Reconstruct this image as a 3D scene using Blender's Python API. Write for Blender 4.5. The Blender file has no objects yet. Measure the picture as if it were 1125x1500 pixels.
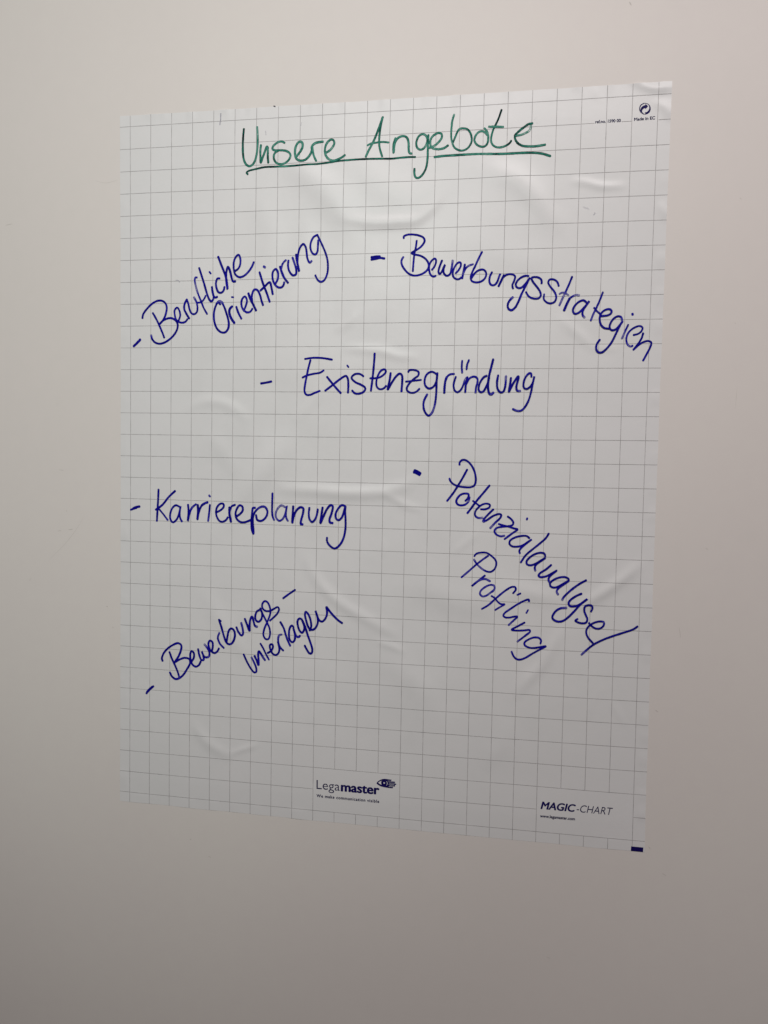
import bpy, bmesh, math, random
from mathutils import Matrix, Vector, noise
random.seed(7)

# ------------------------------------------------------------------ camera, light, exposure
# World frame: x to the right along the wall, z up, the wall is y = 0 and the room is at negative y (metres).
# The origin is the centre of the sheet; the floor of the room would be at z = -1.35, its ceiling at z = 1.3.
scene = bpy.context.scene
cam_data = bpy.data.cameras.new('camera'); cam = bpy.data.objects.new('camera', cam_data)
scene.collection.objects.link(cam); scene.camera = cam
cam_data.sensor_fit = 'VERTICAL'; cam_data.sensor_height = 24.0
cam_data.lens = 24.0 * 1123.708 / 1500.0
cam_data.clip_start = 0.01; cam_data.clip_end = 50
right = Vector((0.98553397, 0.16842903, 0.01882706))
down = Vector((0.02718037, -0.04742809, -0.99850478))
fwd = Vector((-0.16728426, 0.98457211, -0.05131996))
M = Matrix((right, -down, -fwd)).transposed().to_4x4()
M.translation = Vector((0.15497432, -0.8337162, -0.00104818))
cam.matrix_world = M

world = bpy.data.worlds.new('World'); scene.world = world; world.use_nodes = True
bg = world.node_tree.nodes['Background']
bg.inputs['Color'].default_value = (1.0, 0.93, 0.90, 1); bg.inputs['Strength'].default_value = 0.045

def lamp(name, loc, target, sx, sy, power, col):
    d = bpy.data.lights.new(name, 'AREA'); d.shape = 'RECTANGLE'; d.size = sx; d.size_y = sy
    d.energy = power; d.color = col
    o = bpy.data.objects.new(name, d); scene.collection.objects.link(o)
    o.location = loc
    o.rotation_euler = (Vector(target) - Vector(loc)).to_track_quat('-Z', 'Y').to_euler()
    return o
# a ceiling panel close to the wall and an added, slightly greener spot further back that shapes the falloff down the wall
lamp('ceiling_lamp', (0.36, -1.15, 1.18), (0.36, -1.15, 0), 1.5, 0.5, 32.8, (1.06, 1.0, 0.985))
sd = bpy.data.lights.new('added_spot', 'SPOT'); sd.energy = 55; sd.color = (0.89, 1.0, 0.935)
sd.spot_size = math.radians(44); sd.spot_blend = 1.0; sd.shadow_soft_size = 0.05
spot = bpy.data.objects.new('added_spot', sd); scene.collection.objects.link(spot)
spot.location = (-0.26, -2.25, 0.92)
spot.rotation_euler = (Vector((-0.48, 0, 0.22)) - Vector(spot.location)).to_track_quat('-Z', 'Y').to_euler()
scene.view_settings.view_transform = 'Standard'; scene.view_settings.look = 'None'
scene.view_settings.exposure = 0.03; scene.view_settings.gamma = 1.0

# handwriting: word -> strokes (pen width in mm, points in tenths of a mm on the sheet, ink density in percent)
INK = {
  'unsere': [
    (2.07, [(-1526,3772,100),(-1533,3684,100),(-1536,3597,95),(-1533,3509,90),(-1519,3429,80),(-1490,3379,72),(-1456,3363,70),(-1418,3381,70),(-1389,3431,68),(-1373,3501,68),(-1365,3588,66),(-1365,3682,62),(-1373,3785,60)]),
    (2.07, [(-1326,3586,75),(-1332,3531,75),(-1330,3467,75),(-1325,3394,75),(-1307,3443,75),(-1280,3512,75),(-1258,3568,75),(-1250,3566,75),(-1246,3519,75),(-1245,3455,75),(-1239,3392,75)]),
    (1.98, [(-1055,3597,75),(-1076,3611,75),(-1110,3614,75),(-1151,3596,75),(-1189,3563,75),(-1193,3536,75),(-1163,3521,75),(-1100,3519,75),(-1033,3508,75),(-991,3478,75),(-983,3450,75),(-1003,3408,75),(-1048,3375,75),(-1107,3368,75),(-1149,3388,75),(-1174,3428,75),(-1175,3472,75),(-1154,3502,75),(-1129,3513,75)]),
    (2.17, [(-920,3433,75),(-892,3469,75),(-863,3507,75),(-847,3553,75),(-856,3593,75),(-881,3602,75),(-910,3580,75),(-930,3534,75),(-933,3479,75),(-924,3432,75),(-899,3403,75),(-853,3391,75),(-808,3403,75),(-771,3440,75),(-747,3482,75),(-742,3509,75),(-746,3536,75),(-716,3570,75),(-679,3582,75),(-620,3586,75)]),
    (1.96, [(-740,3548,75),(-731,3485,75),(-718,3437,75),(-691,3383,75)]),
    (1.75, [(-1475,3276,95),(-1492,3294,95),(-1468,3312,95),(-1384,3329,95),(-1283,3345,95),(-1148,3344,95),(-1031,3341,70),(-907,3342,100),(-783,3347,95),(-680,3348,95),(-544,3359,95),(-447,3370,95),(-341,3374,80),(-220,3376,95),(-59,3374,95),(37,3371,85),(144,3367,95),(239,3372,80),(334,3375,95),(401,3372,95)]),
    (2.01, [(-586,3464,72),(-538,3491,72),(-506,3528,72),(-490,3566,72),(-503,3598,72),(-527,3605,72),(-560,3585,72),(-588,3540,72),(-595,3478,72),(-578,3426,72),(-544,3391,72),(-495,3376,72),(-447,3389,72),(-406,3406,72),(-370,3430,72)]),
  ],
  'angebote': [
    (2.07, [(39,3811,75),(10,3727,75),(-24,3637,75),(-67,3539,75),(-105,3472,75),(-138,3400,75)]),
    (1.91, [(39,3811,75),(22,3734,95),(10,3650,90),(5,3566,75),(10,3497,75),(25,3442,75),(42,3395,75)]),
    (1.69, [(-122,3520,75),(-83,3538,75),(-27,3545,75),(37,3549,75),(109,3540,75)]),
    (2.04, [(184,3580,72),(165,3527,72),(162,3481,72),(165,3427,72),(170,3481,72),(179,3538,72),(211,3582,72),(255,3599,72),(298,3589,72),(319,3557,72),(328,3503,72),(329,3450,72),(339,3416,72),(361,3410,72)]),
    (1.88, [(531,3546,72),(510,3593,72),(479,3608,72),(440,3593,72),(416,3552,72),(410,3499,72),(427,3460,72),(459,3445,72),(494,3460,72),(520,3501,72),(531,3546,72)]),
    (1.9, [(538,3595,80),(535,3523,80),(535,3447,80),(535,3356,80),(522,3257,80),(495,3197,80),(457,3157,80),(426,3148,80),(406,3163,80),(395,3202,80),(396,3248,80)]),
    (1.94, [(546,3460,72),(576,3466,72),(614,3485,72),(652,3517,72),(683,3561,72),(678,3599,72),(650,3612,72),(612,3599,72),(573,3567,72),(559,3522,72),(568,3476,72),(595,3451,72),(654,3441,72),(705,3448,72),(750,3475,72)]),
    (2.09, [(609,3361,80),(706,3368,80),(827,3369,80),(943,3370,80),(1058,3369,80),(1173,3364,70),(1325,3357,80),(1453,3357,80),(1528,3357,80),(1603,3356,95),(1678,3350,80),(1738,3340,80),(1819,3312,80)]),
    (1.72, [(808,3792,50),(790,3729,80),(784,3669,75),(781,3608,80),(783,3555,70),(795,3502,60),(818,3452,80),(857,3423,80),(904,3413,80),(957,3433,80),(991,3477,80),(1001,3521,80),(988,3582,90),(956,3629,80),(914,3643,60),(867,3638,60),(845,3605,80),(823,3553,80),(805,3509,80)]),
    (1.78, [(1132,3631,72),(1160,3595,72),(1173,3542,72),(1170,3490,72),(1156,3457,72),(1125,3441,72),(1087,3447,72),(1048,3474,72),(1028,3512,72),(1038,3557,72),(1068,3593,72),(1106,3604,72),(1137,3589,72),(1161,3562,72)]),
    (1.69, [(1304,3812,100),(1278,3731,100),(1249,3665,100),(1224,3614,95),(1207,3548,85),(1204,3496,80),(1228,3449,75),(1270,3428,72),(1323,3429,70),(1376,3449,95),(1402,3470,95),(1413,3488,95)]),
    (1.91, [(1177,3645,72),(1242,3642,72),(1326,3634,72)]),
    (1.88, [(1627,3655,80),(1586,3650,85),(1553,3628,85),(1512,3600,85),(1475,3568,95),(1450,3542,100),(1455,3502,85),(1482,3460,95),(1532,3431,80),(1592,3422,70),(1682,3421,70),(1763,3431,70)]),
    (1.68, [(1457,3536,80),(1514,3544,60),(1558,3560,60),(1595,3581,45),(1609,3606,35),(1612,3635,40)]),
  ],
  'berufliche': [
    (2.52, [(-2836,1394,95),(-2795,1429,95),(-2755,1468,95)]),
    (2.1, [(-2728,1712,97),(-2720,1754,97),(-2670,1819,97),(-2599,1880,97),(-2537,1906,97),(-2483,1903,97),(-2443,1873,97),(-2429,1823,85),(-2440,1758,85),(-2469,1692,97),(-2518,1639,97),(-2482,1676,97),(-2429,1701,97),(-2376,1707,97),(-2322,1682,97),(-2296,1640,97),(-2300,1583,97),(-2339,1517,97),(-2392,1468,97),(-2454,1432,97),(-2517,1418,97),(-2570,1433,97),(-2606,1470,97),(-2620,1516,60)]),
    (2.01, [(-2600,1768,97),(-2554,1693,97),(-2509,1602,97),(-2482,1544,97),(-2459,1487,97)]),
    (1.91, [(-2282,1681,92),(-2265,1730,92),(-2274,1788,92),(-2301,1825,92),(-2332,1797,92),(-2332,1748,92),(-2314,1690,92),(-2278,1661,92),(-2234,1653,92),(-2199,1664,92),(-2177,1692,92)]),
    (2.15, [(-2184,1913,95),(-2209,1869,95),(-2217,1812,95),(-2190,1754,95),(-2155,1700,95)]),
    (1.91, [(-2184,1913,90),(-2166,1864,90),(-2151,1802,90),(-2129,1757,90),(-2094,1746,90),(-2063,1768,90),(-2055,1817,90),(-2068,1883,90),(-2099,1936,60)]),
    (1.82, [(-2064,2156,85),(-2081,2160,85),(-2090,2132,85),(-2076,2058,50),(-2050,1976,85),(-2014,1894,85),(-1979,1812,85),(-1939,1746,85)]),
    (1.74, [(-2058,1874,90),(-2014,1879,90),(-1979,1909,90),(-1958,1950,90)]),
    (2.05, [(-2038,2261,95),(-2007,2171,95),(-1976,2081,95),(-1940,1966,95),(-1914,1908,95),(-1888,1883,95),(-1866,1911,95),(-1859,1944,95)]),
    (2.13, [(-1884,2046,95),(-1875,1989,95),(-1860,1940,95),(-1843,1926,95),(-1820,1935,95)]),
    (1.73, [(-1916,2216,85),(-1900,2197,85)]),
    (2.04, [(-1794,2140,95),(-1818,2142,95),(-1837,2094,95),(-1828,2029,95),(-1806,1987,95),(-1776,1979,95),(-1745,2002,95),(-1735,2043,95)]),
    (2.19, [(-1813,2381,97),(-1778,2295,97),(-1739,2205,97),(-1715,2139,97),(-1698,2018,97),(-1715,2115,97),(-1717,2196,97),(-1696,2268,97),(-1674,2227,97),(-1656,2162,97),(-1634,2101,97),(-1608,2103,97)]),
    (1.94, [(-1614,2218,88),(-1580,2237,88),(-1554,2281,88),(-1551,2353,70),(-1573,2398,88),(-1607,2371,88),(-1628,2315,88),(-1627,2242,88),(-1609,2181,88),(-1562,2148,88),(-1510,2159,88),(-1460,2198,88),(-1417,2253,88),(-1391,2309,88)]),
  ],
  'orientierung': [
    (2.13, [(-1782,1849,95),(-1808,1874,95),(-1838,1830,95),(-1857,1748,95),(-1850,1659,95),(-1815,1577,95),(-1762,1535,95),(-1719,1535,95),(-1684,1575,95),(-1676,1640,95),(-1699,1730,95),(-1734,1820,95),(-1769,1879,60),(-1800,1887,60),(-1830,1854,95)]),
    (2.51, [(-1612,1639,97),(-1651,1696,97),(-1671,1754,97),(-1667,1794,97),(-1639,1822,97)]),
    (2.11, [(-1589,1817,95),(-1565,1752,95),(-1530,1686,95)]),
    (1.72, [(-1646,1928,95),(-1626,1925,95)]),
    (1.95, [(-1501,1771,93),(-1476,1831,93),(-1464,1888,93),(-1490,1933,93),(-1524,1897,93),(-1528,1832,93),(-1506,1783,93),(-1462,1754,93),(-1424,1762,93),(-1401,1794,93)]),
    (2.33, [(-1449,1964,97),(-1421,1895,97),(-1391,1838,97),(-1358,1774,97)]),
    (2.09, [(-1404,1870,93),(-1407,1943,93),(-1380,2005,93),(-1346,2000,93),(-1315,1949,93),(-1293,1876,93),(-1277,1832,93)]),
    (2.09, [(-1323,2195,95),(-1301,2130,95),(-1270,2045,95),(-1235,1964,95),(-1200,1867,80)]),
    (2.09, [(-1307,1993,95),(-1261,2033,95),(-1201,2082,95),(-1180,2019,95),(-1165,1950,95)]),
    (2.32, [(-1274,2257,80),(-1260,2248,80)]),
    (2.0, [(-1130,2071,93),(-1108,2118,93),(-1109,2190,93),(-1136,2227,93),(-1166,2200,93),(-1171,2136,93),(-1151,2071,93),(-1109,2026,93),(-1067,2021,93),(-1042,2045,93),(-1034,2077,70)]),
    (2.23, [(-1086,2250,97),(-1064,2189,97),(-1034,2125,97),(-992,2072,97)]),
    (1.76, [(-1071,2221,80),(-1061,2273,80),(-1041,2304,80),(-1020,2320,80)]),
    (1.99, [(-990,2315,92),(-994,2259,92),(-976,2195,92),(-934,2150,92),(-902,2161,92),(-899,2217,92),(-919,2281,80),(-943,2345,70)]),
    (2.29, [(-903,2376,97),(-890,2304,97),(-868,2200,97)]),
    (1.9, [(-886,2288,90),(-881,2375,90),(-859,2454,90),(-822,2491,90),(-796,2460,90),(-783,2396,90),(-774,2333,90),(-748,2286,80),(-726,2304,70)]),
    (1.82, [(-666,2586,90),(-707,2564,80),(-737,2506,90),(-740,2435,90),(-712,2382,90),(-683,2374,90),(-663,2401,90),(-657,2464,75),(-655,2527,75)]),
    (1.82, [(-666,2586,93),(-623,2502,85),(-581,2414,93),(-551,2327,93),(-541,2247,93),(-548,2161,93),(-580,2094,80),(-617,2075,80),(-654,2096,93),(-682,2148,93)]),
  ],
  'bewerbungsstrategien': [
    (2.23, [(-56,2326,100),(-12,2331,100),(36,2332,100)]),
    (2.23, [(-56,2301,100),(-4,2309,100),(37,2317,100),(86,2309,100)]),
    (1.92, [(295,2520,95),(292,2536,95),(327,2554,95),(391,2556,95),(462,2542,95),(510,2517,95),(523,2486,95),(500,2440,95),(457,2403,95),(410,2377,95),(379,2359,95),(419,2342,95),(475,2329,95),(531,2297,95),(567,2249,95),(572,2203,95),(549,2165,75),(487,2128,95),(416,2118,95),(360,2138,95),(311,2186,95),(278,2242,80),(276,2288,70),(294,2319,60)]),
    (1.84, [(436,2489,95),(429,2423,95),(416,2362,95),(407,2269,95),(401,2165,95)]),
    (1.83, [(608,2175,93),(635,2209,93),(651,2263,93),(641,2294,93),(610,2279,93),(581,2234,93),(577,2180,93),(593,2125,93),(625,2101,93),(649,2110,70)]),
    (1.96, [(714,2270,95),(691,2209,95),(678,2156,95),(691,2126,95),(716,2155,95),(736,2201,95),(749,2227,95),(734,2185,95),(735,2139,95),(767,2107,95),(802,2122,95),(820,2191,70),(829,2267,50)]),
    (1.81, [(864,2132,93),(895,2166,93),(917,2211,93),(912,2246,93),(885,2243,93),(851,2198,80),(833,2144,93),(838,2098,93),(870,2070,93),(905,2070,93),(924,2088,93)]),
    (1.96, [(959,2222,95),(949,2157,95),(934,2077,95)]),
    (1.8, [(942,2119,80),(968,2179,80),(1002,2209,60),(1045,2222,60)]),
    (1.81, [(1138,2347,95),(1101,2275,85),(1068,2200,85),(1043,2147,95),(1025,2086,95),(1037,2047,95),(1088,2031,95),(1145,2045,95),(1183,2086,95),(1185,2136,95),(1158,2163,95),(1112,2160,95),(1066,2127,95),(1033,2078,95)]),
    (1.86, [(1248,2134,95),(1227,2089,95),(1224,2035,95),(1243,2001,95),(1277,2000,95),(1307,2034,95),(1321,2079,75),(1334,2111,65)]),
    (2.01, [(1374,2100,97),(1349,2048,97),(1322,1987,97)]),
    (1.78, [(1342,2025,95),(1367,2078,95),(1412,2107,95),(1465,2106,95),(1492,2086,95),(1482,2037,95),(1464,1992,95),(1473,1960,95)]),
    (1.84, [(1630,2085,97),(1600,2089,97),(1548,2068,97),(1511,2031,97),(1500,1993,97),(1520,1966,97),(1558,1965,97),(1595,1999,97),(1642,2062,97)]),
    (2.0, [(1642,2062,97),(1603,1983,97),(1564,1901,97),(1532,1818,97),(1499,1757,97),(1462,1731,80),(1431,1747,97),(1422,1789,97),(1440,1834,97),(1473,1868,75)]),
    (1.78, [(1768,2006,97),(1767,2040,97),(1736,2067,97),(1691,2074,97),(1661,2065,97),(1677,2027,97),(1716,1977,97),(1752,1927,97),(1764,1881,97),(1743,1852,97),(1697,1849,97),(1644,1869,97),(1609,1919,97)]),
    (1.7, [(1945,1976,95),(1929,2018,95),(1894,2043,95),(1850,2044,95),(1835,2016,95),(1859,1970,95),(1898,1924,95),(1922,1871,95),(1912,1818,95),(1872,1796,95),(1826,1808,95),(1795,1843,95),(1798,1892,95)]),
    (1.76, [(2078,2067,95),(2052,1996,95),(2024,1929,95),(1997,1869,60),(1958,1776,65)]),
    (1.4, [(1955,1893,75),(1980,1907,75),(2010,1903,75),(2048,1876,50)]),
    (2.24, [(2008,1722,97),(2029,1778,97),(2060,1844,97)]),
    (1.68, [(2060,1844,85),(2093,1867,85),(2122,1878,60),(2156,1874,60)]),
    (1.82, [(2229,1802,92),(2203,1823,92),(2155,1807,92),(2112,1763,92),(2096,1718,92),(2115,1684,92),(2151,1691,92),(2195,1731,92),(2234,1776,92),(2262,1816,92),(2227,1764,92),(2199,1716,92),(2196,1671,92),(2218,1644,60)]),
    (1.68, [(2394,1900,92),(2368,1826,92),(2338,1751,92),(2307,1684,75),(2282,1613,70)]),
    (1.53, [(2311,1744,92),(2339,1710,92),(2371,1682,92)]),
    (1.74, [(2385,1657,95),(2432,1660,95),(2468,1671,95),(2490,1696,95),(2478,1723,95),(2445,1727,95),(2401,1705,95),(2374,1661,95),(2372,1608,95),(2388,1563,95),(2422,1533,95),(2470,1526,95)]),
    (1.73, [(2599,1598,60),(2586,1643,80),(2557,1654,95),(2514,1632,95),(2482,1584,95),(2473,1540,95),(2492,1511,95),(2532,1516,95),(2567,1553,95),(2599,1594,95)]),
    (1.81, [(2588,1583,95),(2571,1546,95),(2541,1479,95),(2500,1389,95),(2451,1322,95),(2401,1281,95),(2364,1285,95),(2344,1323,95),(2350,1368,95),(2378,1413,80)]),
    (1.59, [(2658,1563,90),(2634,1508,90),(2601,1426,70)]),
    (2.07, [(2697,1676,85),(2700,1665,85)]),
    (1.73, [(2716,1458,95),(2759,1469,95),(2794,1498,95),(2804,1532,95),(2778,1550,95),(2735,1540,95),(2685,1507,95),(2654,1463,80),(2645,1410,95),(2661,1358,75),(2691,1339,60),(2709,1348,95)]),
    (1.79, [(2811,1476,97),(2797,1424,97),(2762,1364,97),(2717,1305,97),(2763,1349,97),(2812,1383,97),(2862,1397,97),(2895,1382,97),(2886,1333,97),(2859,1274,97),(2820,1196,97)]),
  ],
  'existenzgruendung': [
    (2.18, [(-1293,964,100),(-1233,973,100),(-1173,985,100)]),
    (1.98, [(-786,1233,97),(-710,1244,97),(-613,1244,97),(-545,1236,97),(-479,1224,97)]),
    (1.99, [(-724,1219,95),(-747,1130,95),(-766,1036,95),(-782,951,95),(-788,876,95),(-768,840,95),(-724,837,95),(-675,857,95),(-612,881,80)]),
    (1.91, [(-812,1028,95),(-766,1050,95),(-688,1069,95),(-611,1082,95),(-572,1106,80)]),
    (2.06, [(-532,1035,95),(-473,965,95),(-424,909,95),(-375,858,95)]),
    (2.05, [(-551,884,97),(-473,942,97),(-397,1002,97),(-316,1046,97),(-297,1016,97),(-290,942,97),(-293,863,97)]),
    (1.67, [(-306,1160,85),(-291,1142,85)]),
    (1.97, [(-123,1042,97),(-163,1067,97),(-221,1064,97),(-256,1025,97),(-214,979,97),(-142,946,97),(-99,914,97),(-112,877,97),(-169,851,97),(-217,856,97),(-246,886,97)]),
    (2.04, [(-1,1288,97),(-8,1164,97),(-20,1025,97),(-36,884,85)]),
    (1.87, [(-46,1020,95),(9,1020,95),(56,1029,95),(102,1057,95),(128,1094,95),(111,1117,95),(73,1103,95),(41,1053,95),(23,988,95),(29,928,95),(63,900,95),(105,909,95),(133,937,80)]),
    (2.09, [(180,1075,97),(170,997,97),(151,897,97),(198,978,97),(244,1043,97),(281,1070,97),(305,1052,97),(309,978,97),(303,877,80)]),
    (1.86, [(374,1087,95),(383,1105,95),(439,1108,95),(486,1088,95),(486,1051,95),(441,1015,95),(386,960,95),(359,905,95),(378,873,95),(425,861,95),(471,877,95),(499,905,80)]),
    (1.7, [(350,983,95),(432,992,95),(515,1001,95)]),
    (1.92, [(680,1064,97),(632,1088,97),(581,1064,97),(555,1002,97),(564,939,97),(604,907,97),(648,923,97),(682,978,97),(692,1072,97)]),
    (2.0, [(692,1072,97),(686,978,97),(685,868,97),(677,766,97),(664,703,65),(638,640,60),(607,615,90),(575,640,97),(549,703,97),(552,774,97),(586,845,80)]),
    (2.2, [(772,861,97),(774,931,97),(782,993,97),(794,1028,97)]),
    (1.76, [(782,993,85),(803,1040,85),(834,1060,85),(873,1063,85)]),
    (1.82, [(892,1032,93),(875,978,93),(870,931,93),(885,884,93),(913,867,93),(948,892,93),(977,954,90),(992,1001,60),(1008,1024,60)]),
    (1.97, [(1016,1028,95),(1001,946,95),(997,869,95)]),
    (1.82, [(1008,962,90),(1038,1016,90),(1084,1036,90),(1120,1020,90),(1125,977,90),(1111,923,90),(1106,865,70)]),
    (1.75, [(956,1203,95),(953,1141,95),(959,1077,80)]),
    (1.75, [(1028,1210,93),(1011,1164,93),(1005,1113,93)]),
    (1.88, [(1220,1043,95),(1193,1031,95),(1163,993,95),(1141,939,95),(1140,892,95),(1159,869,95),(1189,877,95),(1215,923,95),(1237,977,95),(1248,1024,95)]),
    (2.1, [(1285,1216,97),(1264,1124,97),(1247,1047,97),(1239,977,97),(1239,908,97),(1252,857,97),(1271,844,70),(1296,865,80)]),
    (1.95, [(1342,1047,95),(1332,977,95),(1339,908,95),(1367,869,95),(1398,873,95),(1419,931,85),(1424,1039,60)]),
    (2.01, [(1477,1019,97),(1469,946,97),(1459,873,97),(1488,938,97),(1525,1000,97),(1554,1040,97),(1558,1034,97),(1548,985,97),(1536,923,97),(1547,885,80),(1577,883,60)]),
    (1.8, [(1690,1034,95),(1686,1069,95),(1664,1069,95),(1627,1023,95),(1610,961,95),(1617,915,95),(1645,904,95),(1683,931,95),(1708,977,95),(1720,1038,95),(1708,969,95),(1692,877,95),(1668,785,95),(1632,715,95),(1595,677,80),(1553,673,70),(1506,692,90)]),
  ],
  'karriereplanung': [
    (2.15, [(-2868,-500,100),(-2827,-484,100),(-2795,-475,100)]),
    (2.56, [(-2836,-483,100),(-2800,-468,100),(-2759,-459,100)]),
    (2.14, [(-2522,-256,97),(-2527,-375,97),(-2534,-493,97),(-2540,-621,97)]),
    (2.22, [(-2317,-268,95),(-2393,-337,95),(-2473,-432,95),(-2554,-490,95)]),
    (1.88, [(-2518,-480,95),(-2473,-526,95),(-2405,-607,80)]),
    (2.04, [(-2262,-448,95),(-2307,-432,95),(-2347,-463,95),(-2374,-531,95),(-2371,-599,95),(-2342,-632,95),(-2301,-605,95),(-2270,-545,95),(-2249,-444,95),(-2259,-520,95),(-2252,-579,95),(-2230,-618,80)]),
    (2.19, [(-2157,-423,95),(-2150,-500,95),(-2157,-608,95),(-2141,-533,95),(-2110,-457,80),(-2062,-415,80)]),
    (2.34, [(-2039,-421,97),(-2034,-497,97),(-2041,-589,97),(-2026,-505,97),(-1991,-428,97),(-1955,-402,80),(-1920,-389,80)]),
    (2.02, [(-1891,-418,95),(-1898,-501,95),(-1910,-602,80)]),
    (1.93, [(-1902,-309,75),(-1890,-321,75)]),
    (2.0, [(-1808,-499,95),(-1757,-472,95),(-1722,-434,95),(-1727,-401,95),(-1762,-399,95),(-1801,-436,95),(-1816,-491,95),(-1802,-557,95),(-1765,-602,95),(-1725,-605,95),(-1686,-579,95),(-1671,-554,95)]),
    (2.48, [(-1652,-441,97),(-1650,-520,97),(-1632,-601,97)]),
    (2.0, [(-1646,-478,90),(-1626,-427,90),(-1583,-408,90)]),
    (2.07, [(-1564,-538,95),(-1521,-508,95),(-1491,-465,95),(-1500,-420,95),(-1531,-412,95),(-1561,-451,95),(-1578,-509,95),(-1564,-567,95),(-1520,-603,95),(-1477,-605,95),(-1425,-588,80),(-1390,-571,70)]),
    (2.06, [(-1348,-437,93),(-1372,-436,93),(-1382,-496,93),(-1390,-595,93),(-1385,-678,93),(-1364,-734,93),(-1365,-678,93),(-1374,-595,93),(-1369,-528,93),(-1339,-470,93),(-1288,-427,75),(-1236,-421,75),(-1206,-458,75),(-1205,-507,93),(-1235,-558,80),(-1278,-584,93),(-1321,-573,93),(-1336,-519,93)]),
    (1.97, [(-1145,-267,95),(-1147,-357,95),(-1148,-456,95),(-1141,-530,95),(-1123,-567,70)]),
    (1.81, [(-996,-419,68),(-1038,-400,68),(-1077,-430,68),(-1102,-480,80),(-1101,-537,80),(-1066,-576,75),(-1028,-560,68),(-995,-501,68),(-974,-406,85),(-985,-485,80),(-981,-538,68),(-961,-573,60)]),
    (2.19, [(-900,-408,95),(-905,-499,95),(-910,-594,95),(-892,-515,95),(-859,-448,95),(-813,-414,95),(-783,-426,95),(-787,-488,95),(-807,-562,95),(-810,-607,95),(-789,-607,95)]),
    (2.02, [(-712,-420,93),(-719,-486,93),(-707,-551,93),(-680,-579,93),(-647,-549,93),(-624,-491,93),(-616,-434,80)]),
    (2.17, [(-560,-412,95),(-572,-498,95),(-583,-588,95),(-546,-505,95),(-506,-423,95),(-465,-381,95),(-444,-393,95),(-455,-470,95),(-479,-544,95),(-474,-577,95),(-443,-582,95)]),
    (2.02, [(-311,-385,97),(-340,-378,97),(-381,-419,97),(-409,-477,97),(-404,-530,97),(-375,-549,97),(-338,-516,97),(-318,-458,97),(-298,-389,97),(-302,-442,97),(-296,-531,97),(-296,-645,97),(-321,-760,97),(-366,-834,97),(-415,-867,97),(-466,-842,97),(-504,-790,97),(-505,-749,97)]),
  ],
  'bewerbungs': [
    (2.18, [(-2665,-2662,100),(-2628,-2617,100),(-2577,-2571,100)]),
    (2.51, [(-2657,-2647,100),(-2623,-2608,100),(-2591,-2580,100)]),
    (2.16, [(-2463,-2262,97),(-2472,-2235,97),(-2451,-2173,97),(-2402,-2114,97),(-2338,-2068,97),(-2271,-2041,97),(-2232,-2062,97),(-2234,-2118,97),(-2265,-2197,97),(-2310,-2268,97),(-2256,-2235,97),(-2184,-2209,97),(-2130,-2223,97),(-2121,-2265,97),(-2156,-2336,97),(-2210,-2417,97),(-2255,-2454,80),(-2300,-2468,80),(-2346,-2439,97),(-2371,-2393,80)]),
    (2.07, [(-2377,-2152,97),(-2347,-2227,97),(-2301,-2319,97),(-2269,-2395,97),(-2255,-2446,70)]),
    (2.14, [(-2107,-2252,95),(-2076,-2203,95),(-2077,-2143,95),(-2104,-2123,95),(-2120,-2162,95),(-2114,-2231,95),(-2094,-2281,95),(-2053,-2306,95),(-2013,-2284,95),(-1991,-2240,95)]),
    (2.13, [(-2023,-2097,93),(-2009,-2164,93),(-1982,-2223,93),(-1955,-2221,75),(-1960,-2170,93),(-1978,-2120,93),(-1951,-2178,93),(-1920,-2189,93),(-1889,-2174,80),(-1884,-2131,93),(-1907,-2082,80),(-1945,-2037,60)]),
    (2.12, [(-1853,-2104,95),(-1843,-2052,95),(-1850,-2002,95),(-1881,-1988,95),(-1897,-2021,95),(-1889,-2072,95),(-1862,-2113,95),(-1822,-2132,95),(-1787,-2109,95),(-1769,-2074,95)]),
    (2.03, [(-1763,-1892,70),(-1783,-1946,90),(-1756,-2019,90),(-1709,-2064,90)]),
    (2.19, [(-1767,-1738,97),(-1736,-1826,97),(-1708,-1920,97),(-1685,-1983,97),(-1657,-2015,97),(-1618,-2011,80),(-1586,-1967,97),(-1573,-1902,97),(-1587,-1850,97),(-1620,-1831,97),(-1647,-1859,97),(-1663,-1929,97),(-1676,-1993,97)]),
    (1.79, [(-1767,-1738,90),(-1744,-1753,90)]),
    (2.1, [(-1557,-1815,95),(-1532,-1869,95),(-1493,-1909,95),(-1477,-1887,95),(-1483,-1824,80),(-1500,-1761,65)]),
    (2.17, [(-1457,-1712,97),(-1429,-1779,97),(-1399,-1849,97),(-1399,-1777,97),(-1391,-1714,97),(-1370,-1681,97),(-1353,-1733,97),(-1334,-1789,97),(-1309,-1796,60)]),
    (2.08, [(-1273,-1597,97),(-1311,-1615,97),(-1332,-1669,97),(-1326,-1721,97),(-1293,-1738,97),(-1261,-1707,97),(-1251,-1644,97),(-1273,-1582,97)]),
    (1.84, [(-1273,-1582,92),(-1240,-1653,92),(-1196,-1735,92),(-1162,-1807,92),(-1156,-1880,92),(-1177,-1933,92),(-1210,-1930,92),(-1235,-1884,92),(-1222,-1810,92),(-1185,-1724,92),(-1154,-1628,92),(-1160,-1566,92),(-1187,-1510,92),(-1220,-1495,92),(-1250,-1528,92),(-1249,-1575,92),(-1219,-1605,92),(-1165,-1608,92),(-1111,-1579,92),(-1068,-1556,92),(-1052,-1576,92),(-1067,-1624,92),(-1110,-1673,92),(-1158,-1717,92)]),
    (1.89, [(-1005,-1454,100),(-941,-1404,100),(-867,-1352,100)]),
  ],
  'unterlagen': [
    (2.02, [(-1468,-2124,95),(-1431,-2203,95),(-1386,-2278,95),(-1342,-2328,95),(-1317,-2323,95),(-1317,-2274,95),(-1343,-2212,80),(-1373,-2154,60)]),
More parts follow.
